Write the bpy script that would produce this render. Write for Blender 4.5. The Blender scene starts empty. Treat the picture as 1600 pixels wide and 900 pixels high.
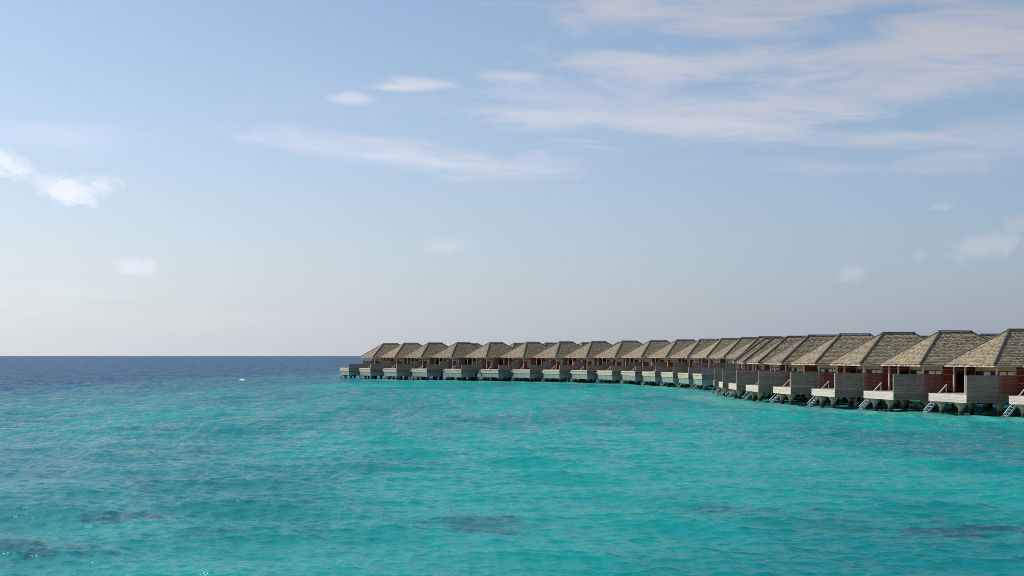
import bpy, math, random
import numpy as np
from mathutils import Vector, Matrix
R = math.radians
sc = bpy.context.scene
col = sc.collection

# ---------------------------------------------------------------- camera
CAM_H = 6.1
cam = bpy.data.cameras.new('camera')
cam.sensor_width = 36.0
cam.lens = 36.0 * 1716 / 1600
cam.shift_y = 106.0 / 1600
cam.clip_start = 0.3
cam.clip_end = 120000
cam_ob = bpy.data.objects.new('camera', cam)
cam_ob.location = (0, 0, CAM_H)
cam_ob.rotation_euler = (R(90), 0, 0)
col.objects.link(cam_ob)
sc.camera = cam_ob

# ---------------------------------------------------------------- light, sky, exposure
SUN_AZ = math.atan2(-0.95, 0.30)          # measured from +Y towards +X
SUN_EL = R(48)
sd = Vector((math.sin(SUN_AZ) * math.cos(SUN_EL), math.cos(SUN_AZ) * math.cos(SUN_EL), math.sin(SUN_EL)))
sun = bpy.data.lights.new('sun', 'SUN')
sun.energy = 4.0
sun.angle = R(0.6)
sun.color = (1.0, 0.93, 0.82)
sun_ob = bpy.data.objects.new('sun', sun)
sun_ob.rotation_euler = (-sd).to_track_quat('-Z', 'Y').to_euler()
sun_ob.location = (-60, 40, 80)
col.objects.link(sun_ob)

sc.view_settings.view_transform = 'Standard'
sc.view_settings.look = 'None'
sc.view_settings.exposure = 0.0
sc.view_settings.gamma = 1.0
sc.view_settings.use_curve_mapping = False
sc.cycles.use_denoising = False
sc.cycles.filter_width = 0.85
sc.cycles.max_bounces = 6
sc.cycles.sample_clamp_indirect = 6.0
sc.cycles.sample_clamp_direct = 20.0


class NT:
    """tiny node-tree helper"""
    def __init__(s, tree):
        s.t = tree
        tree.nodes.clear()

    def n(s, typ, ins=None, **kw):
        nd = s.t.nodes.new(typ)
        for k, v in kw.items():
            setattr(nd, k, v)
        for k, v in (ins or {}).items():
            if isinstance(v, bpy.types.NodeSocket):
                s.t.links.new(v, nd.inputs[k])
            else:
                nd.inputs[k].default_value = v
        return nd

    def m(s, op, a, b=0.0, c=0.0, clamp=False):
        return s.n('ShaderNodeMath', {0: a, 1: b, 2: c}, operation=op, use_clamp=clamp).outputs[0]

    def mix(s, f, a, b, blend='MIX'):
        nd = s.n('ShaderNodeMix', data_type='RGBA', blend_type=blend)
        for i, v in ((0, f), (6, a), (7, b)):
            if isinstance(v, bpy.types.NodeSocket):
                s.t.links.new(v, nd.inputs[i])
            else:
                nd.inputs[i].default_value = v if i == 0 else (tuple(v) + (1,))[:4]
        return nd.outputs[2]

    def smooth(s, v, a, b):
        return s.n('ShaderNodeMapRange', {0: v, 1: a, 2: b, 3: 0.0, 4: 1.0}, interpolation_type='SMOOTHSTEP').outputs[0]

    def noise(s, vec, scale, detail=3.0, rough=0.55, dist=0.0):
        return s.n('ShaderNodeTexNoise', {'Vector': vec, 'Scale': scale, 'Detail': detail, 'Roughness': rough, 'Distortion': dist}).outputs[0]

    def scale(s, vec, xyz):
        return s.n('ShaderNodeMapping', {'Vector': vec, 'Scale': xyz}).outputs[0]


VEIL_DIM, VEIL_LIT, VEIL_AMT, VEIL_POW = (2.8, 3.3, 4.35), (9.7, 9.75, 10.0), 0.92, 4.6
SKY_TINT, CLOUD_GAIN = (1.10, 1.25, 1.31), (1.30, 1.36, 1.54)
world = bpy.data.worlds.new('World')
sc.world = world
world.use_nodes = True
w = NT(world.node_tree)
sky = w.n('ShaderNodeTexSky', sky_type='NISHITA', sun_disc=False)
sky.sun_elevation = SUN_EL
sky.sun_rotation = SUN_AZ
sky.altitude = 0
sky.air_density = 1.0
sky.dust_density = 1.0
sky.ozone_density = 2.0
gen = w.n('ShaderNodeTexCoord').outputs['Generated']
sx = w.n('ShaderNodeSeparateXYZ', {0: gen}).outputs
az = w.m('ARCTAN2', sx[0], sx[1])
el = w.m('ARCSINE', sx[2])
# thin humid veil that thickens towards the sea horizon, all round
veil = w.m('POWER', w.m('SUBTRACT', 1.0, w.m('ABSOLUTE', sx[2]), clamp=True), VEIL_POW)
ae = w.n('ShaderNodeCombineXYZ', {0: az, 1: el, 2: 0.0}).outputs[0]
wisp = w.noise(w.scale(w.n('ShaderNodeVectorRotate', {'Vector': ae, 'Angle': 0.06}, rotation_type='Z_AXIS').outputs[0], (8.5, 44.0, 1)), 1.0, 8.0, 0.63, 0.8)
fluff = w.noise(w.scale(ae, (34.0, 48.0, 1)), 1.0, 8.0, 0.68, 0.4)
broad = w.noise(w.scale(ae, (2.2, 9.0, 1)), 1.0, 4.0, 0.55, 0.5)


def az_el(px, py):
    a = math.atan((px - 800) / 1716)
    return a, math.atan((556 - py) / 1716 * math.cos(a))


# (px, py, half width, half height, tilt deg, density, kind)
CLOUDS = [
    (1080, 20, 260, 42, -3, .95, 0), (1180, 46, 170, 22, -5, .7, 0), (980, 12, 120, 36, 0, .6, 0), (1000, 98, 180, 28, -3, .95, 0), (1140, 98, 170, 28, 2, .8, 0),
    (1330, 4, 260, 16, 0, .8, 0), (1500, 36, 200, 60, 10, .95, 0), (1400, 92, 260, 50, 8, .75, 0), (1580, 90, 200, 60, 0, .7, 0),
    (1010, 170, 330, 46, -5, .75, 0), (1230, 166, 300, 36, 6, .8, 0), (1440, 132, 240, 28, 13, .8, 0), (1060, 192, 260, 18, -2, .8, 0),
    (1360, 216, 150, 18, -6, .7, 0), (1570, 216, 150, 44, 0, .65, 0), (860, 190, 140, 26, -6, .5, 0), (1250, 262, 200, 14, -4, .35, 0),
    (640, 243, 270, 26, -5, .85, 0), (645, 132, 66, 12, 0, 1.2, 0), (551, 154, 34, 9, 0, .9, 0), (790, 119, 80, 11, 0, .9, 0), (110, 215, 120, 26, 0, .4, 0),
    (132, 296, 66, 30, 6, 1.0, 1), (4, 252, 46, 28, -12, 1.0, 1), (90, 290, 70, 26, -14, .5, 1), (205, 415, 44, 22, 0, .5, 1), (700, 385, 60, 20, 0, .35, 1),
    (1535, 385, 72, 32, 5, .6, 1), (1330, 428, 40, 18, 20, .45, 1), (1470, 323, 26, 10, 0, .6, 1), (1440, 400, 18, 16, 25, .4, 1), (1590, 350, 30, 20, 0, .4, 1),
]
total = None
for (px, py, hw, hh, tilt, dens, kind) in CLOUDS:
    a0, e0 = az_el(px, py)
    c, s_ = math.cos(R(tilt)), math.sin(R(tilt))
    da = w.m('SUBTRACT', az, a0)
    de = w.m('SUBTRACT', el, e0)
    uu = w.m('MULTIPLY', w.m('ADD', w.m('MULTIPLY', da, c), w.m('MULTIPLY', de, s_)), 1716 / hw)
    vv = w.m('MULTIPLY', w.m('SUBTRACT', w.m('MULTIPLY', de, c), w.m('MULTIPLY', da, s_)), 1716 / hh)
    r2 = w.m('ADD', w.m('MULTIPLY', uu, uu), w.m('MULTIPLY', vv, vv))
    g = w.m('EXPONENT', w.m('MULTIPLY', r2, -1.3))
    if kind == 0:
        rag = w.m('ADD', w.m('SQRT', r2), w.m('MULTIPLY', w.m('SUBTRACT', wisp, 0.5), -2.2))
        g = w.smooth(rag, 1.25, 0.05)
        k = w.m('MULTIPLY', w.m('MULTIPLY', g, w.m('ADD', 0.45, w.m('MULTIPLY', wisp, 0.9))), dens * 0.8)
    else:
        k = w.m('MULTIPLY', w.smooth(w.m('ADD', g, w.m('MULTIPLY', w.m('SUBTRACT', fluff, 0.5), 1.9)), 0.36, 1.05), dens * 0.8)
    total = k if total is None else w.m('SUBTRACT', w.m('ADD', total, k), w.m('MULTIPLY', total, k))
# faint generic cirrus over the whole sky
gen_c = w.m('MULTIPLY', w.m('MULTIPLY', w.smooth(broad, 0.48, 0.75), w.smooth(wisp, 0.35, 0.75)), 0.25)
total = w.m('MAXIMUM', total, gen_c)
total = w.m('MULTIPLY', total, w.smooth(sx[2], 0.0, 0.03))
# forward scattering: the veil is brighter on the sun's side
cosg = w.n('ShaderNodeVectorMath', {0: gen, 1: sd}, operation='DOT_PRODUCT').outputs['Value']
glow = w.smooth(cosg, -0.25, 0.95)
veilc = w.mix(glow, VEIL_DIM, VEIL_LIT)
skyb = w.mix(1.0, sky.outputs[0], SKY_TINT, 'MULTIPLY')
skyc = w.mix(w.m('MULTIPLY', veil, VEIL_AMT), skyb, veilc)
# cloud takes a multiple of the local sky light so it dims away from the sun as the sky does
lum = w.n('ShaderNodeRGBToBW', {0: skyc}).outputs[0]
cloudc = w.mix(1.0, w.n('ShaderNodeCombineColor', {0: lum, 1: lum, 2: lum}).outputs[0], CLOUD_GAIN, 'MULTIPLY')
skyc = w.mix(total, skyc, cloudc)
bg = w.n('ShaderNodeBackground', {'Color': skyc, 'Strength': 0.10})
w.n('ShaderNodeOutputWorld', {'Surface': bg.outputs[0]})

# ---------------------------------------------------------------- helpers
def link(o, parent=None):
    col.objects.link(o)
    if parent is not None:
        o.parent = parent
    return o


class MB:
    """collects boxes, tubes and faces; build() links them as one mesh object"""
    def __init__(s):
        s.v, s.f = [], []

    def face(s, pts):
        i = len(s.v)
        s.v += [tuple(p) for p in pts]
        s.f.append(tuple(range(i, i + len(pts))))

    def box(s, x0, x1, y0, y1, z0, z1):
        i = len(s.v)
        s.v += [(x, y, z) for z in (z0, z1) for (x, y) in ((x0, y0), (x1, y0), (x1, y1), (x0, y1))]
        s.f += [(i, i + 3, i + 2, i + 1), (i + 4, i + 5, i + 6, i + 7)] + [(i + a, i + (a + 1) % 4, i + 4 + (a + 1) % 4, i + 4 + a) for a in range(4)]
        return s

    def bar(s, p, q, wy, wz):
        """rectangular bar from p to q"""
        p, q = Vector(p), Vector(q)
        d = (q - p).normalized()
        side = d.cross(Vector((0, 0, 1)))
        if side.length < 1e-4:
            side = Vector((1, 0, 0))
        side.normalize()
        up = side.cross(d)
        i = len(s.v)
        for b in (p, q):
            for (a, c) in ((-1, -1), (1, -1), (1, 1), (-1, 1)):
                s.v.append(tuple(b + side * (a * wy / 2) + up * (c * wz / 2)))
        s.f += [(i, i + 1, i + 2, i + 3), (i + 7, i + 6, i + 5, i + 4)] + [(i + a, i + 4 + a, i + 4 + (a + 1) % 4, i + (a + 1) % 4) for a in range(4)]
        return s

    def lathe(s, x, y, prof, n=16):
        i = len(s.v)
        for (r, z) in prof:
            for k in range(n):
                t = 2 * math.pi * k / n
                s.v.append((x + r * math.cos(t), y + r * math.sin(t), z))
        for j in range(len(prof) - 1):
            for k in range(n):
                a, b = i + j * n + k, i + j * n + (k + 1) % n
                s.f.append((a, b, b + n, a + n))
        s.f.append(tuple(i + (len(prof) - 1) * n + k for k in range(n)))
        return s

    def mesh(s, name, mat):
        me = bpy.data.meshes.new(name)
        me.from_pydata(s.v, [], s.f)
        me.materials.append(mat)
        me.update()
        return me

    def build(s, name, mat, parent):
        return link(bpy.data.objects.new(name, s.mesh(name, mat)), parent)


def new_mat(name):
    m = bpy.data.materials.new(name)
    m.use_nodes = True
    return m, NT(m.node_tree)


def finish(t, base, rough=0.7, bump=None, dist=0.01, strength=0.5, **ins):
    d = {'Base Color': base, 'Roughness': rough}
    d.update(ins)
    if bump is not None:
        d['Normal'] = t.n('ShaderNodeBump', {'Height': bump, 'Distance': dist, 'Strength': strength}).outputs[0]
    p = t.n('ShaderNodeBsdfPrincipled', d)
    t.n('ShaderNodeOutputMaterial', {'Surface': p.outputs[0]})


def wood(name, c1, c2, stretch=(0.7, 7, 9), rough=0.75, var=0.25, stain=None):
    """weathered boards: streaky grain, blotches, a little difference from board to board"""
    m, t = new_mat(name)
    oc = t.n('ShaderNodeTexCoord').outputs['Object']
    rnd = t.n('ShaderNodeObjectInfo').outputs['Random']
    off = t.n('ShaderNodeVectorMath', {0: oc, 1: t.n('ShaderNodeCombineXYZ', {0: t.m('MULTIPLY', rnd, 37.0), 1: 0.0, 2: 0.0}).outputs[0]}, operation='ADD').outputs[0]
    g = t.noise(t.scale(off, stretch), 1.6, 5, 0.65)
    bl = t.noise(off, 0.9, 3, 0.6)
    c = t.mix(t.smooth(g, 0.3, 0.72), c1, c2)
    if stain:
        f = stain(t, oc, bl)
        c = t.mix(f[0], c, t.mix(t.smooth(g, 0.3, 0.72), f[1], f[2]))
    v = t.m('ADD', 1.0 - var, t.m('MULTIPLY', t.m('ADD', t.m('MULTIPLY', rnd, 0.5), bl), var))
    c = t.mix(1.0, c, t.n('ShaderNodeCombineColor', {0: v, 1: v, 2: v}).outputs[0], 'MULTIPLY')
    finish(t, c, rough, g, 0.012, 0.6)
    return m


def sheltered(t, oc, bl):
    # boards beneath the eave keep their red-brown cedar, those out on the deck have silvered
    x = t.n('ShaderNodeSeparateXYZ', {0: oc}).outputs[0]
    return t.smooth(t.m('ADD', x, t.m('MULTIPLY', t.m('SUBTRACT', bl, 0.5), 2.4)), 0.2, 1.5), (0.24, 0.050, 0.024), (0.36, 0.095, 0.050)


M = {}
M['screen'] = wood('silvered_screen_boards', (0.255, 0.168, 0.13), (0.40, 0.278, 0.22), var=0.5, stain=sheltered)
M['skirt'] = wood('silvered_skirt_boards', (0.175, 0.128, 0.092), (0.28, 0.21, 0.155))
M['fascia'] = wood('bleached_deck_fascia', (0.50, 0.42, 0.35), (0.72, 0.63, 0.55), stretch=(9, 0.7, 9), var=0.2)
M['fascia_tan'] = wood('tan_deck_fascia', (0.44, 0.375, 0.23), (0.60, 0.52, 0.34), stretch=(9, 0.7, 9), var=0.2)
M['deck'] = wood('deck_boards', (0.30, 0.27, 0.23), (0.48, 0.44, 0.38))
M['pale'] = wood('pale_timber_post', (0.56, 0.42, 0.33), (0.72, 0.57, 0.46), stretch=(7, 7, 0.8))
M['red'] = wood('red_cedar_cladding', (0.26, 0.030, 0.018), (0.40, 0.060, 0.034), stretch=(0.8, 0.8, 9))
M['brown'] = wood('brown_cedar_cladding', (0.24, 0.085, 0.055), (0.36, 0.14, 0.095), stretch=(0.8, 0.8, 9))
M['tan'] = wood('tan_timber_panel', (0.50, 0.30, 0.13), (0.64, 0.42, 0.21), stretch=(1, 1, 6))
M['cap'] = wood('dark_ridge_boards', (0.085, 0.066, 0.052), (0.14, 0.11, 0.088), stretch=(2, 2, 2))
M['soffit'] = wood('soffit_boards', (0.13, 0.085, 0.05), (0.20, 0.135, 0.085))


def m_simple(name, c1, c2, scale=3.0, rough=0.6, **ins):
    m, t = new_mat(name)
    oc = t.n('ShaderNodeTexCoord').outputs['Object']
    n = t.noise(oc, scale, 5, 0.6)
    finish(t, t.mix(t.smooth(n, 0.3, 0.7), c1, c2), rough, n, 0.01, 0.4, **ins)
    return m


M['concrete'] = None
m, t = new_mat('pile_concrete')
oc = t.n('ShaderNodeTexCoord').outputs['Object']
zz = t.n('ShaderNodeSeparateXYZ', {0: oc}).outputs[2]
n = t.noise(oc, 3.5, 5, 0.65)
c = t.mix(t.smooth(n, 0.3, 0.7), (0.33, 0.25, 0.18), (0.46, 0.36, 0.27))
# tide mark: algae and barnacles up to about half a metre above the water
c = t.mix(t.smooth(t.m('ADD', zz, t.m('MULTIPLY', n, 0.5)), 1.15, 0.65), c, (0.045, 0.032, 0.022))
finish(t, c, 0.85, n, 0.03, 0.6)
M['concrete'] = m
M['metal'] = m_simple('galvanised_steel', (0.34, 0.40, 0.46), (0.50, 0.56, 0.60), 5, 0.45, Metallic=0.25)
M['rail'] = m_simple('bleached_rail', (0.55, 0.52, 0.48), (0.72, 0.69, 0.64), 6, 0.6)
M['pool'] = m_simple('pale_pool_plaster', (0.155, 0.225, 0.215), (0.24, 0.315, 0.30), 1.2, 0.5)
M['glass'] = m_simple('dark_window_glass', (0.012, 0.014, 0.016), (0.02, 0.022, 0.025), 1, 0.06, **{'IOR': 1.5})
M['curtain'] = m_simple('white_curtain', (0.50, 0.48, 0.44), (0.62, 0.60, 0.56), 9, 0.8)
M['frame'] = m_simple('dark_door_frame', (0.045, 0.03, 0.022), (0.075, 0.05, 0.036), 4, 0.5)
M['foam'] = m_simple('sea_foam', (0.75, 0.80, 0.80), (0.85, 0.88, 0.88), 6, 0.8)

# weathered shingle roof: own tone per shingle, moss and bleaching in blotches
m, t = new_mat('weathered_shingles')
oc = t.n('ShaderNodeTexCoord').outputs['Object']
rnd = t.n('ShaderNodeObjectInfo').outputs['Random']
sh = t.n('ShaderNodeAttribute', attribute_name='tone').outputs['Fac']
off = t.n('ShaderNodeVectorMath', {0: oc, 1: t.n('ShaderNodeCombineXYZ', {0: t.m('MULTIPLY', rnd, 91.0), 1: 0.0, 2: 0.0}).outputs[0]}, operation='ADD').outputs[0]
n1 = t.noise(off, 7.0, 4, 0.7)
n2 = t.noise(off, 0.55, 4, 0.6)
n3 = t.noise(off, 18.0, 2, 0.6)
f = t.m('ADD', t.m('MULTIPLY', sh, 0.45), t.m('MULTIPLY', n1, 0.65))
c = t.mix(t.smooth(f, 0.25, 0.9), (0.17, 0.132, 0.082), (0.42, 0.335, 0.21))
c = t.mix(t.m('MULTIPLY', t.smooth(n2, 0.45, 0.75), 0.35), c, (0.23, 0.22, 0.165))
v = t.m('ADD', 0.86, t.m('MULTIPLY', rnd, 0.24))
c = t.mix(1.0, c, t.n('ShaderNodeCombineColor', {0: v, 1: v, 2: v}).outputs[0], 'MULTIPLY')
finish(t, c, 0.9, t.m('ADD', n1, n3), 0.03, 0.9)
M['shingle'] = m

# ---------------------------------------------------------------- sea
rng = np.random.default_rng(7)


def vnoise(x, y, seed):
    """value noise in numpy"""
    xi, yi = np.floor(x).astype(np.int64), np.floor(y).astype(np.int64)
    fx, fy = x - xi, y - yi
    fx, fy = fx * fx * (3 - 2 * fx), fy * fy * (3 - 2 * fy)

    def h(a, b):
        k = (a * 374761393 + b * 668265263 + seed * 1442695041) & 0xffffffff
        k = ((k ^ (k >> 13)) * 1274126177) & 0xffffffff
        return ((k ^ (k >> 16)) & 0xffff) / 65535.0
    return (h(xi, yi) * (1 - fx) + h(xi + 1, yi) * fx) * (1 - fy) + (h(xi, yi + 1) * (1 - fx) + h(xi + 1, yi + 1) * fx) * fy


def fbm(x, y, seed, octv=4):
    s, a, tot = 0, 1.0, 0
    for k in range(octv):
        s = s + a * vnoise(x * 2 ** k + 17.3 * k, y * 2 ** k - 9.1 * k, seed + k)
        tot += a
        a *= 0.55
    return s / tot


def sstep(a, b, x):
    t_ = np.clip((x - a) / (b - a), 0, 1)
    return t_ * t_ * (3 - 2 * t_)


# rings: even steps in 1/r (finer close by), angular steps finer to the north
inv = np.concatenate([np.linspace(1 / 4.0, 1 / 26.0, 40, endpoint=False), np.linspace(1 / 26.0, 1 / 1500.0, 1350, endpoint=False), 1 / np.geomspace(1500, 60000, 24)])
rad = 1 / inv
ang = np.concatenate([np.linspace(-38, 38, 820), np.linspace(42, 318, 70)])
NA, NR = len(ang), len(rad)
TH, RR = np.meshgrid(np.radians(ang), rad)
PX, PY = RR * np.sin(TH), RR * np.cos(TH)
DR = np.gradient(rad)[:, None] * np.ones_like(TH)
DA = np.maximum(RR * np.radians(0.093), 0)
PZ = np.zeros_like(PX)
OX, OY = np.zeros_like(PX), np.zeros_like(PX)
inside = (np.abs(np.degrees((TH + math.pi) % (2 * math.pi) - math.pi)) < 38.5)
NW = 64
lam = np.geomspace(0.20, 9.0, NW)
gust = 0.55 + 0.9 * fbm(PX / 9, PY / 16, 3, 4)
for i_, L_ in enumerate(lam):
    th = math.radians(-18) + rng.normal(0, 0.62)
    kx, ky = math.sin(th) * 2 * math.pi / L_, -math.cos(th) * 2 * math.pi / L_
    steep = 0.048 * (0.35 + 0.75 * math.exp(-((math.log(L_) - math.log(0.55)) / 0.85) ** 2)) * rng.uniform(0.6, 1.4)
    if L_ > 2.5:
        steep = 0.026 * rng.uniform(0.6, 1.4)
    a_ = steep * L_ / (2 * math.pi)
    keep = sstep(1.6, 3.0, L_ / np.maximum(DR, DA)) * inside
    ph = kx * PX + ky * PY + rng.uniform(0, 6.28)
    A_ = a_ * keep * gust
    PZ += A_ * np.cos(ph)
    q = 0.8
    OX -= q * A_ * np.sin(ph) * kx / math.hypot(kx, ky)
    OY -= q * A_ * np.sin(ph) * ky / math.hypot(kx, ky)

# what lies under the water: reef edge, sand, coral heads (world metres)
n_a = fbm(PX / 28, PY / 55, 11, 4)
n_b = fbm(PX / 7, PY / 16, 23, 4)
n_c = fbm(PX / 70, PY / 140, 31, 3)
edge = -56 + (n_a - 0.5) * 46 + (n_c - 0.5) * 30
n_d = fbm(PX / 9, PY / 30, 91, 4)
deep = sstep(38, -46, PX - edge + (n_d - 0.5) * 50)
deep = np.maximum(deep, sstep(300, 420, PY + PX * 0.4 + (n_c - 0.5) * 120))
shelf = sstep(44, 2, PX - edge + (n_b - 0.5) * 40)          # grey-green coral shelf before the drop
coral = shelf * (0.5 + 0.45 * sstep(0.46, 0.66, n_b))
reef = np.zeros_like(PX)
for (cx, cy, ax, ay, st) in ((-1.4, 39.7, 2.2, 2.0, .72), (8.6, 43.4, 2.6, 1.4, .9), (15.9, 38.6, 2.9, 2.1, 1.0), (-14.2, 41.3, 2.0, 1.2, .85),
                             (-15.6, 34.2, 2.8, 1.7, .9), (-19.0, 70.0, 3.5, 1.7, .7), (-18.4, 54.5, 3.2, 1.6, .65), (-6.4, 81.0, 2.4, 1.6, .5),
                             (3.4, 44.5, 1.9, 1.0, .3), (-11.0, 37.5, 1.6, .9, .4), (12.0, 40.0, 1.5, .8, .35), (-24.0, 92.0, 6.0, 3.0, .6), (-9.0, 110.0, 7.0, 3.5, .45)):
    d2 = np.sqrt(((PX - cx) / ax) ** 2 + ((PY - cy) / ay) ** 2) + (fbm(PX / 0.8, PY / 0.7, 51, 5) - 0.5) * 2.8
    reef = np.maximum(reef, st * sstep(1.15, 0.35, d2))
pool_pts = np.array([(50.2, 104.), (45.5, 112.), (41, 120.), (37.3, 128.), (34, 137.), (31, 147.), (30, 157.), (31, 168.), (33, 180.), (33, 195.), (31, 210.), (28, 222.), (22, 234.), (14, 244.), (4, 252.), (-6, 259.), (-18, 266.), (-30, 275.)])
dist = np.full_like(PX, 1e9)
for (cx, cy) in pool_pts:
    dist = np.minimum(dist, np.hypot(PX - cx, PY - cy))
sand = sstep(10, 3, dist + (n_b - 0.5) * 9) * 0.5
tone = fbm(PX / 12, PY / 26, 71, 4)
Z = PZ
verts = np.stack([PX + OX, PY + OY, Z], -1).reshape(-1, 3)
idx = np.arange(NR * NA).reshape(NR, NA)
a_, b_ = idx[:-1, :], idx[1:, :]
a2, b2 = np.roll(a_, -1, 1), np.roll(b_, -1, 1)
faces = np.stack([a_, a2, b2, b_], -1).reshape(-1, 4)
me = bpy.data.meshes.new('sea')
me.vertices.add(len(verts))
me.vertices.foreach_set('co', verts.astype(np.float32).ravel())
me.loops.add(faces.size)
me.loops.foreach_set('vertex_index', faces.astype(np.int32).ravel())
me.polygons.add(len(faces))
me.polygons.foreach_set('loop_start', np.arange(0, faces.size, 4, dtype=np.int32))
me.polygons.foreach_set('use_smooth', np.ones(len(faces), dtype=bool))
me.update(calc_edges=True)
for nm, arr in (('deep', deep), ('reef', reef), ('coral', coral), ('sand', sand), ('tone', tone), ('far', sstep(32, 120, RR)), ('chop', sstep(60, 300, RR))):
    at = me.attributes.new(nm, 'FLOAT', 'POINT')
    at.data.foreach_set('value', arr.astype(np.float32).ravel())
m, t = new_mat('lagoon_water')
A = lambda nm: t.n('ShaderNodeAttribute', attribute_name=nm).outputs['Fac']
geo = t.n('ShaderNodeNewGeometry').outputs['Position']
c = t.mix(t.smooth(A('tone'), 0.3, 0.72), (0.002, 0.178, 0.186), (0.003, 0.258, 0.240))
c = t.mix(A('sand'), c, (0.13, 0.36, 0.28))
c = t.mix(A('coral'), c, (0.046, 0.165, 0.205))  # coral shelf colour, lightened to carry some sky reflection too
c = t.mix(A('reef'), c, (0.008, 0.098, 0.112))
c = t.mix(A('deep'), c, (0.012, 0.075, 0.16))
n1 = t.noise(t.scale(geo, (0.9, 1.6, 1)), 4.2, 4, 0.62)
n2 = t.noise(t.scale(geo, (0.75, 1.35, 1)), 0.85, 4, 0.62)
n3 = t.noise(t.scale(geo, (0.7, 1.4, 1)), 0.17, 3, 0.6)
b1 = t.n('ShaderNodeBump', {'Height': n1, 'Distance': 0.032, 'Strength': 1.0})
b2n = t.n('ShaderNodeBump', {'Height': n2, 'Distance': t.m('MULTIPLY', A('far'), 0.30), 'Strength': 1.0, 'Normal': b1.outputs[0]})
b3 = t.n('ShaderNodeBump', {'Height': n3, 'Distance': t.m('MULTIPLY', A('far'), 0.7), 'Strength': 1.0, 'Normal': b2n.outputs[0]})
# wave faces seen at a low angle mostly lean towards the eye, so a choppy sea never mirrors fully
fr = t.n('ShaderNodeFresnel', {'IOR': 1.33, 'Normal': b3.outputs[0]}).outputs[0]
fr = t.m('DIVIDE', fr, t.m('ADD', 1.0, t.m('MULTIPLY', fr, t.m('ADD', 1.15, t.m('MULTIPLY', A('chop'), 2.3)))))
# far wave crests too fine to model: their light and dark painted as streaks
crest_streak = t.noise(t.scale(geo, (0.55, 0.06, 1)), 1.0, 5, 0.7)
crest_streak = t.m('MULTIPLY', t.m('SUBTRACT', t.smooth(crest_streak, 0.34, 0.66), 0.5), t.m('MULTIPLY', A('far'), 1.3))
fr = t.m('MULTIPLY', fr, t.m('ADD', 1.0, crest_streak))
cv = t.m('ADD', 1.0, t.m('MULTIPLY', crest_streak, -0.22))
c = t.mix(1.0, c, t.n('ShaderNodeCombineColor', {0: cv, 1: cv, 2: cv}).outputs[0], 'MULTIPLY')
body = t.n('ShaderNodeBsdfDiffuse', {'Color': c, 'Normal': b1.outputs[0]})
gl = t.n('ShaderNodeBsdfGlossy', {'Color': (1, 1, 1, 1), 'Roughness': 0.06, 'Normal': b3.outputs[0]})
mx = t.n('ShaderNodeMixShader', {0: fr, 1: body.outputs[0], 2: gl.outputs[0]})
t.n('ShaderNodeOutputMaterial', {'Surface': mx.outputs[0]})
me.materials.append(m)
sea = link(bpy.data.objects.new('sea', me))
sea['kind'] = 'structure'

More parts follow.
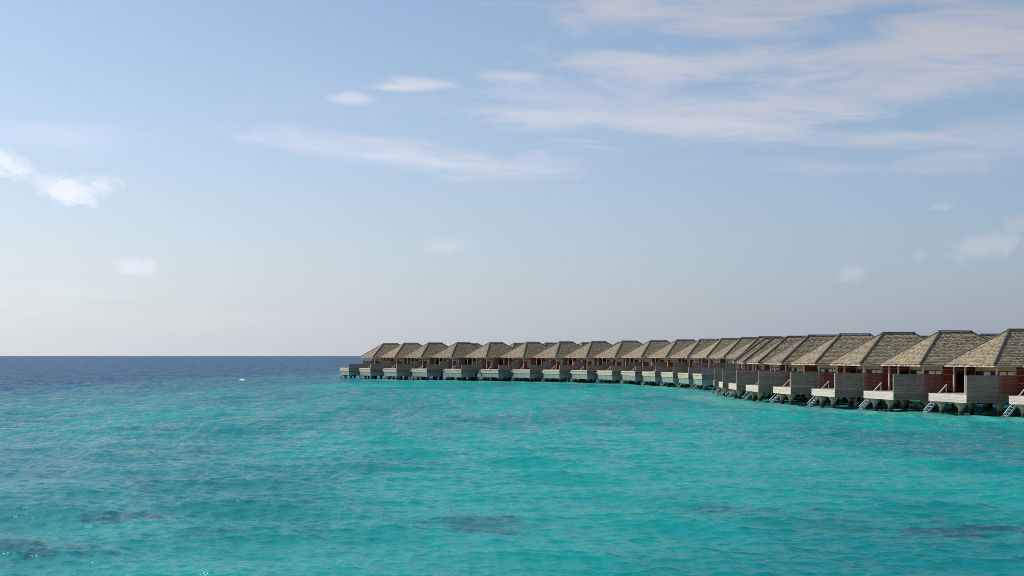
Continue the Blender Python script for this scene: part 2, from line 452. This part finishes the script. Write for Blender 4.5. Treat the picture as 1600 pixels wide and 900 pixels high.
# ---------------------------------------------------------------- villas
def roof_parts(parent, W, L, P, ze, zr, seed):
    """hip roof: base sheets, shingles course by course, ridge and hip caps, eave boards"""
    rr = random.Random(seed)
    A0, A1 = Vector((P, W / 2, zr)), Vector((L - P, W / 2, zr))
    c = [Vector((0, 0, ze)), Vector((L, 0, ze)), Vector((L, W, ze)), Vector((0, W, ze))]
    mb = MB()
    dz = Vector((0, 0, -0.05))
    mb.face([c[0] + dz, c[1] + dz, A1 + dz, A0 + dz])
    mb.face([c[2] + dz, c[3] + dz, A0 + dz, A1 + dz])
    mb.face([c[3] + dz, c[0] + dz, A0 + dz])
    mb.face([c[1] + dz, c[2] + dz, A1 + dz])
    mb.face([c[0] + dz, c[3] + dz, c[2] + dz, c[1] + dz])
    roof = mb.build('roof', M['soffit'], parent)
    # shingles
    v, f, tone = [], [], []
    for (o, d, up, Lx, l1, l2) in ((c[0], Vector((1, 0, 0)), Vector((0, W / 2, zr - ze)), L, P, P), (c[2], Vector((-1, 0, 0)), Vector((0, -W / 2, zr - ze)), L, P, P),
                                   (c[3], Vector((0, -1, 0)), Vector((P, 0, zr - ze)), W, W / 2, W / 2), (c[1], Vector((0, 1, 0)), Vector((-P, 0, zr - ze)), W, W / 2, W / 2)):
        nrm = d.cross(up).normalized()
        if nrm.z < 0:
            nrm.negate()
        n = int(up.length / 0.24)
        for k in range(n):
            t0, t1 = max(0, (k - 0.1) / n) - (0.012 if k == 0 else 0), (k + 1.12) / n
            t1 = min(t1, 1)
            x = -rr.random() * 0.4
            while x < Lx:
                wd = rr.uniform(0.15, 0.34)
                j = rr.uniform(-0.010, 0.010)
                tt = t0 + j
                lo0, hi0, lo1, hi1 = tt * l1, Lx - tt * l2, t1 * l1, Lx - t1 * l2
                xa, xb = max(x, lo0), min(x + wd - 0.012, hi0)
                ya, yb = min(max(x, lo1), hi1), max(min(x + wd - 0.012, hi1), lo1)
                x += wd
                if xb - xa < 0.03:
                    continue
                h = rr.uniform(0.035, 0.065)
                i = len(v)
                v += [o + d * xa + up * tt + nrm * h, o + d * xb + up * tt + nrm * h, o + d * max(yb, ya) + up * t1 + nrm * 0.012, o + d * ya + up * t1 + nrm * 0.012,
                      o + d * xa + up * tt - nrm * 0.02, o + d * xb + up * tt - nrm * 0.02]
                f += [(i, i + 1, i + 2, i + 3), (i + 4, i + 5, i + 1, i)]
                s_ = rr.random()
                tone += [s_, s_ * 0.8]
    me = bpy.data.meshes.new('shingles')
    me.from_pydata([tuple(q) for q in v], [], f)
    me.attributes.new('tone', 'FLOAT', 'FACE').data.foreach_set('value', tone)
    me.materials.append(M['shingle'])
    so = link(bpy.data.objects.new('shingles', me), roof)
    so['kind'] = 'stuff'
    # caps: inverted V boards
    def cap(p, q, name, wd=0.11):
        p, q = Vector(p), Vector(q)
        d = (q - p).normalized()
        side = d.cross(Vector((0, 0, 1))).normalized()
        b = MB()
        pts = []
        for e_ in (p, q):
            top = e_ + Vector((0, 0, 0.11))
            pts.append([e_ - side * wd + Vector((0, 0, -0.04)), e_ - side * wd * 0.9 + Vector((0, 0, 0.05)), top, e_ + side * wd * 0.9 + Vector((0, 0, 0.05)), e_ + side * wd + Vector((0, 0, -0.04))])
        for k in range(4):
            b.face([pts[0][k], pts[0][k + 1], pts[1][k + 1], pts[1][k]])
        b.face(pts[0][::-1])
        b.face(pts[1])
        b.build(name, M['cap'], roof)
    lift = Vector((0, 0, 0.07))
    for k in range(4):
        top = A0 if k in (0, 3) else A1
        cap(c[k] + lift, top + lift, 'hip_cap')
    ext = Vector((0.15, 0, 0))
    cap(A0 - ext + lift * 1.05, A1 + ext + lift * 1.05, 'ridge_cap', 0.17)
    # eave boards
    for (x0, x1, y0, y1) in ((0.02, 0.06, 0.02, W - 0.02), (L - 0.06, L - 0.02, 0.02, W - 0.02), (0.063, L - 0.063, 0.02, 0.06), (0.063, L - 0.063, W - 0.06, W - 0.02)):
        MB().box(x0, x1, y0, y1, ze - 0.24, ze - 0.055).build('eave_board', M['pale'], roof)
    return roof


def rails_stairs(parent, u_top, v0, v1, zd, run=2.75):
    """steep ladder stair down to the water along the far side of the deck"""
    u_bot = u_top - run
    st = MB()
    for v in (v0, v1):
        st.bar((u_top, v, zd - 0.05), (u_bot, v, -0.35), 0.05, 0.2)
    stair = st.build('staircase', M['metal'], parent)
    n = 9
    tm = None
    for k in range(1, n):
        q = k / n
        u, z = u_top + (u_bot - u_top) * q, zd - 0.05 + (-0.35 - zd + 0.05) * q
        if tm is None:
            tm = MB().box(-0.15, 0.15, v0 + 0.026, v1 - 0.026, -0.025, 0.025).mesh('tread', M['metal'])
        o = link(bpy.data.objects.new('tread', tm), stair)
        o.location = (u, 0, z)
    sl = (-0.35 - zd) / (u_bot - u_top)
    r = MB()
    ua, ub = u_top + 0.2, u_bot + 0.05
    za, zb = zd + 0.9, zd + 0.9 + sl * (ub - ua)
    r.bar((ua, v0, za), (ub, v0, zb), 0.08, 0.10)
    r.build('handrail', M['rail'], stair)
    for u_ in (ua - 0.06, (ua + ub) * 0.5 - 0.15, ub + 0.3):
        zl = zd if u_ > u_top else max(zd - 0.05 + sl * (u_ - u_top), -0.3)
        MB().bar((u_, v0, zl), (u_, v0, za + sl * (u_ - ua) - 0.05), 0.06, 0.06).build('baluster', M['metal'], stair)
    return stair


PILE_PROF = lambda zt: [(0.27, -1.6), (0.27, 0.50 * zt), (0.32, 0.58 * zt), (0.62, zt - 0.12), (0.66, zt - 0.1), (0.66, zt)]


def piles(parent, pts, zt, mat='concrete'):
    me = MB().lathe(0, 0, PILE_PROF(zt), 14).mesh('pile', M[mat])
    for p in me.polygons:
        p.use_smooth = len(p.vertices) == 4
    for (u, v) in pts:
        o = link(bpy.data.objects.new('pile', me), parent)
        o.location = (u, v, 0)


def boards(parent, name, mat, axis, a0, a1, b0, b1, z0, z1, n, gap=0.018, jit=0.006, seed=1):
    """n horizontal boards; axis 0 runs along u, 1 along v; each board is an object"""
    rr = random.Random(seed)
    h = (z1 - z0) / n
    for k in range(n):
        e = rr.uniform(-jit, jit)
        z = z0 + k * h
        if axis == 0:
            MB().box(a0, a1, b0 + e, b1 + e, z + gap / 2, z + h - gap / 2).build(name, mat, parent)
        else:
            MB().box(b0 + e, b1 + e, a0, a1, z + gap / 2, z + h - gap / 2).build(name, mat, parent)


def joined_boards(mb, axis, a0, a1, b0, b1, z0, z1, n, gap=0.03):
    h = (z1 - z0) / n
    for k in range(n):
        z = z0 + k * h
        if axis == 0:
            mb.box(a0, a1, b0, b1, z + gap / 2, z + h - gap / 2)
        else:
            mb.box(b0, b1, a0, a1, z + gap / 2, z + h - gap / 2)
    return mb


def house(parent, u0, u1, v0, v1, zd, ze, clad, side_door):
    """timber room under the roof: clad walls with battens, glazed ocean front, side door"""
    w_ = MB()
    t_ = 0.12
    w_.box(u0 + t_, u1, v0, v0 + t_, zd, ze)            # side wall facing v0
    w_.box(u0 + t_, u1, v1 - t_, v1, zd, ze)
    w_.box(u1 - t_, u1 - 0.003, v0 + t_, v1 - t_, zd, ze)
    wall = w_.build('wall', M[clad], parent)
    zs = [zd + (ze - zd) * 0.34, zd + (ze - zd) * 0.62, zd + (ze - zd) * 0.82]
    for v in (v0 - 0.03, v1):
        for z in zs:
            MB().box(u0 + 0.1, u1 - 0.01, v, v + 0.03, z, z + 0.07).build('batten', M['tan'], wall)
        MB().box(u0 - 0.02, u0 + 0.098, v - 0.002, v + 0.035, zd, ze - 0.002).build('corner_board', M['pale'], wall)
    # ocean front
    hz = zd + 2.25
    MB().box(u0, u0 + 0.1, v0 + 0.04, v1 - 0.04, hz, ze - 0.003).build('header_panel', M['tan'], wall)
    n = 5
    wd = (v1 - v0 - 0.1) / n
    for k in range(n):
        a, b = v0 + 0.05 + k * wd, v0 + 0.05 + (k + 1) * wd
        fr = MB()
        fr.box(u0 - 0.01, u0 + 0.07, a + 0.003, a + 0.08, zd + 0.01, hz - 0.003)
        fr.box(u0 - 0.01, u0 + 0.07, b - 0.08, b - 0.003, zd + 0.01, hz - 0.003)
        fr.box(u0 - 0.008, u0 + 0.068, a + 0.083, b - 0.083, hz - 0.1, hz - 0.003)
        fr.box(u0 - 0.008, u0 + 0.068, a + 0.083, b - 0.083, zd + 0.01, zd + 0.16)
        d = fr.build('glass_door', M['frame'], parent)
        MB().box(u0 + 0.02, u0 + 0.04, a + 0.081, b - 0.081, zd + 0.163, hz - 0.103).build('pane', M['curtain'] if k in (0, 1, 3) else M['glass'], d)
    if side_door:
        d = MB()
        d.box(side_door[0], side_door[1], v0 - 0.055, v0 - 0.002, zd + 0.01, zd + 2.0)
        dr = d.build('side_door', M['glass'], parent)
        fr = MB()
        for (a, b, z0, z1) in ((side_door[0] - 0.1, side_door[0] - 0.003, zd, zd + 2.1), (side_door[1] + 0.003, side_door[1] + 0.1, zd, zd + 2.1), (side_door[0], side_door[1], zd + 2.003, zd + 2.1)):
            fr.box(a, b, v0 - 0.07, v0 - 0.004, z0, z1)
        fr.build('door_frame', M['frame'], dr)


def stair_villa(seed=1):
    """the lower villas near the bend: sun deck, tall privacy screen, stair to the water"""
    root = link(bpy.data.objects.new('stilt_villa', None))
    W, L, P, zd, ze, zr = 7.98, 13.76, 4.97, 2.18, 5.20, 8.78
    roof_parts(root, W, L, P, ze, zr, seed)
    house(root, 3.1, L - 0.5, 0.75, 6.95, zd + 0.1, ze - 0.06, 'red', (4.9, 6.2))
    for v in (0.6, 5.5, 7.4):
        MB().box(0.72, 0.86, v - 0.07, v + 0.07, zd, ze - 0.052).build('post', M['pale'], root)
    MB().box(0.74, 0.84, 0.68, 7.32, ze - 0.22, ze - 0.056).build('veranda_beam', M['pale'], root)
    # deck
    dk = MB().box(-2.86, L - 0.6, 0.46, 6.45, zd - 0.3, zd).build('deck', M['deck'], root)
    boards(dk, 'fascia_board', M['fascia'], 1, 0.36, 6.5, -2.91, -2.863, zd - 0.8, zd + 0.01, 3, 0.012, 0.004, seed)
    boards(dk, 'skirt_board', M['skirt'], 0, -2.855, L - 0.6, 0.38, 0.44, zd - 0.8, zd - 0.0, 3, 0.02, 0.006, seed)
    MB().box(-2.7, -2.45, 0.5, 6.4, zd - 0.78, zd - 0.303).build('beam', M['skirt'], dk)
    # privacy screen
    scr = MB().box(-2.80, 3.08, 0.37, 0.475, 4.103, 4.14).build('privacy_screen', M['skirt'], root)
    for u in (-1.4, 0.1, 1.6, 3.0):
        MB().box(u - 0.05, u + 0.05, 0.452, 0.53, zd + 0.002, 4.1).build('screen_post', M['skirt'], scr)
    boards(scr, 'board', M['screen'], 0, -2.80, 3.08, 0.39, 0.44, zd + 0.004, 4.1, 12, 0.007, 0.012, seed + 5)
    MB().box(-2.9, -2.805, 0.375, 0.47, zd + 0.012, 4.12).build('end_post', M['pale'], scr)
    rails_stairs(root, -0.85, 6.6, 7.3, zd, 2.6)
    piles(root, [(-2.1, 2.3), (-2.1, 5.4), (1.6, 1.2), (1.6, 5.6), (5.2, 1.3), (5.2, 5.6), (8.8, 1.3), (8.8, 5.6), (12.4, 1.3), (12.4, 5.6)], zd - 0.78)
    return root


def pool_villa(seed=2):
    """the taller villas further along: pool tank hung under a long deck"""
    root = link(bpy.data.objects.new('pool_villa', None))
    W, L, P, zd, ze, zr = 9.04, 13.94, 5.03, 2.85, 5.88, 9.46
    roof_parts(root, W, L, P, ze, zr, seed)
    house(root, 3.0, L - 0.5, 0.9, 8.2, zd + 0.1, ze - 0.06, 'brown', (5.0, 6.3))
    for v in (0.7, 4.6, 6.4, 8.3):
        MB().box(0.72, 0.86, v - 0.08, v + 0.08, zd, ze - 0.052).build('post', M['pale'], root)
    MB().box(0.74, 0.84, 0.79, 8.21, ze - 0.22, ze - 0.056).build('veranda_beam', M['pale'], root)
    dk = MB().box(-6.03, 0.0, 2.13, 8.65, zd - 0.3, zd).box(0.003, L - 0.6, 0.7, 8.45, zd - 0.3, zd - 0.004).build('deck', M['deck'], root)
    MB().box(-6.16, -6.035, 2.02, 8.74, zd - 0.24, zd + 0.02).build('deck_edge', M['fascia'], dk)
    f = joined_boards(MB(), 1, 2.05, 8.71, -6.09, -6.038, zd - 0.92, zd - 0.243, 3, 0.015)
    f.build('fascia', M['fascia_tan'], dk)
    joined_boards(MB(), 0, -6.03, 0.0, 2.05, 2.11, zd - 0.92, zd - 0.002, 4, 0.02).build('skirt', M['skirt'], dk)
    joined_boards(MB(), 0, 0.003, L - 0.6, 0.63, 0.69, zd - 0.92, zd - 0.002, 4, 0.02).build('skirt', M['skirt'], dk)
    # lower landing at the head of the stair
    MB().box(-5.9, -4.2, 8.76, 9.7, zd - 0.62, zd - 0.35).build('landing', M['fascia_tan'], dk)
    MB().box(-6.0, -1.6, 2.15, 8.6, 0.92, zd - 0.925).build('pool_tank', M['pool'], root)
    # screens: low beside the pool, tall under the eave
    lo = joined_boards(MB(), 0, -5.98, -2.1, 2.06, 2.11, zd + 0.003, zd + 1.08, 7, 0.008).build('privacy_screen', M['screen'], root)
    MB().box(-6.03, -5.983, 2.04, 2.13, zd + 0.022, zd + 1.1).build('end_post', M['pale'], lo)
    hi = joined_boards(MB(), 0, -2.0, 3.0, 2.06, 2.11, zd + 0.003, zd + 1.95, 13, 0.008).build('privacy_screen', M['screen'], root)
    MB().box(-2.097, -2.003, 2.04, 2.13, zd + 0.003, zd + 1.97).build('end_post', M['skirt'], hi)
    rails_stairs(root, -2.9, 8.80, 9.5, zd, 3.6)
    piles(root, [(-5.0, 3.2), (-5.0, 7.4), (-2.4, 3.2), (-2.4, 7.4)], 0.92, 'concrete')
    piles(root, [(1.6, 1.6), (1.6, 7.2), (5.4, 1.6), (5.4, 7.2), (9.0, 1.6), (9.0, 7.2), (12.4, 1.6), (12.4, 7.2)], zd - 0.3)
    return root


def copy_tree(o, parent=None):
    c = o.copy()
    col.objects.link(c)
    c.parent = parent
    for ch in o.children:
        copy_tree(ch, c)
    return c


def put(o, x, y, th):
    o.location = (x, y, 0)
    o.rotation_euler = (0, 0, R(90 - th))


def tag(o, label, cat, group=None):
    o['label'] = label
    o['category'] = cat
    if group:
        o['group'] = group


ORD = ['', 'first', 'second', 'third', 'fourth', 'fifth', 'sixth', 'seventh', 'eighth', 'ninth', 'tenth', 'eleventh', 'twelfth', 'thirteenth', 'fourteenth', 'fifteenth']
# near corner of each roof (x, y) and the heading of its ocean front
NEAR = [(53.45, 102.45, 73.2), (48.15, 109.71, 75.8), (43.62, 117.46, 78.3), (39.76, 125.49, 80.9), (36.91, 133.89, 83.5), (34.94, 142.58, 87.1), (33.94, 151.47, 91.2), (33.74, 160.39, 95.4), (34.15, 169.3, 99.4)]
FAR = [(39.75, 192.5, 86.2), (38.91, 201.89, 82.5), (37.42, 211.22, 78.7), (35.16, 220.37, 74.9), (32.11, 229.26, 71.1), (27.99, 237.74, 66.9), (23.02, 245.78, 62.4), (17.09, 253.2, 57.7), (10.3, 259.93, 53.4),
       (2.71, 265.89, 50.2), (-6.44, 270.59, 49.7), (-15.2, 275.53, 51.3), (-23.25, 281.21, 54.3), (-30.66, 287.54, 57.8), (-37.3, 294.52, 61.1)]
near0 = stair_villa()
far0 = pool_villa()
near_l, far_l = [], []
for i, (x, y, th) in enumerate(NEAR):
    o = near0 if i == 0 else copy_tree(near0)
    put(o, x, y, th)
    k = len(NEAR) - i
    tag(o, f'lower stilt villa with grey privacy screen, {ORD[k]} counting from the bend beside the pool villas', 'villa', 'lower stilt villas with stairs to the water')
    near_l.append(o)
for i, (x, y, th) in enumerate(FAR):
    o = far0 if i == 0 else copy_tree(far0)
    put(o, x, y, th)
    k = len(FAR) - i
    tag(o, f'taller villa with pool tank under its deck, {ORD[k]} from the open-sea end of the row', 'villa', 'pool villas along the far curve')
    far_l.append(o)

# opposite side of the jetty: only roof tips show above and between the front roofs
GAP = 5.0
BACK_NEAR = [4, 5, 6, 7]
BACK_FAR = [6, 7, 8, 9, 10, 11, 12, 13]
for (lst, src, L, W, idxs, nm, total_n) in ((NEAR, near0, 13.76, 7.98, BACK_NEAR, 'lower stilt villa', len(NEAR)), (FAR, far0, 13.94, 9.04, BACK_FAR, 'pool villa', len(FAR))):
    for i in idxs:
        x, y, th = lst[i]
        t_ = R(th)
        e_ = Vector((-math.cos(t_), math.sin(t_)))
        n_ = Vector((math.sin(t_), math.cos(t_)))
        q = Vector((x, y)) + n_ * (2 * L + GAP) + e_ * W
        o = copy_tree(src)
        put(o, q.x, q.y, th + 180)
        end = 'from the bend' if src is near0 else 'from the sea end'
        tag(o, f'villa whose roof tip shows behind the {ORD[total_n - i]} {nm} {end}', 'villa', 'villas across the jetty')

# jetty between the two rows
cl = []
for (lst, L, W, zd) in ((NEAR, 13.76, 7.98, 2.18), (FAR, 13.94, 9.04, 2.85)):
    for (x, y, th) in lst:
        t_ = R(th)
        cl.append((Vector((x + math.sin(t_) * (L + 2.5) - math.cos(t_) * W / 2, y + math.cos(t_) * (L + 2.5) + math.sin(t_) * W / 2)), zd))
mb = MB()
ring = []
for k, (q, zd) in enumerate(cl):
    a, b = cl[max(k - 1, 0)][0], cl[min(k + 1, len(cl) - 1)][0]
    d = (b - a).normalized()
    s_ = Vector((d.y, -d.x))
    ring.append([(q.x - s_.x * 1.3, q.y - s_.y * 1.3, zd), (q.x + s_.x * 1.3, q.y + s_.y * 1.3, zd), (q.x + s_.x * 1.3, q.y + s_.y * 1.3, zd - 0.35), (q.x - s_.x * 1.3, q.y - s_.y * 1.3, zd - 0.35)])
for k in range(len(ring) - 1):
    for j in range(4):
        mb.face([ring[k][j], ring[k][(j + 1) % 4], ring[k + 1][(j + 1) % 4], ring[k + 1][j]])
mb.face(ring[0])
mb.face(ring[-1][::-1])
jet = mb.build('jetty', M['deck'], None)
jet['kind'] = 'structure'
pm = MB().lathe(0, 0, [(0.24, -1.6), (0.24, 1.8)], 10).mesh('pile', M['concrete'])
for (q, zd) in cl:
    o = link(bpy.data.objects.new('pile', pm), jet)
    o.location = (q.x, q.y, zd - 2.17)

# a small breaking crest out on the blue water
rr = random.Random(4)
mb = MB()
n = 14
prev = None
for k in range(n + 1):
    q = k / n
    x = (q - 0.5) * 1.5
    h = 0.36 * math.sin(math.pi * q) ** 0.7 * (0.75 + 0.5 * rr.random()) * (0.6 + 0.6 * q)
    ringp = [(x, -0.5 - 0.2 * rr.random(), -0.1), (x, -0.2, h * 0.75), (x + 0.05, 0.0, h), (x, 0.3, h * 0.5), (x, 0.55, -0.1)]
    if prev:
        for j in range(4):
            mb.face([prev[j], ringp[j], ringp[j + 1], prev[j + 1]])
    prev = ringp
fo = mb.build('breaking_wave', M['foam'], None)
fo.location = (-67.5, 275, 0.05)
tag(fo, 'small white breaking wave crest alone on the open blue water', 'wave')
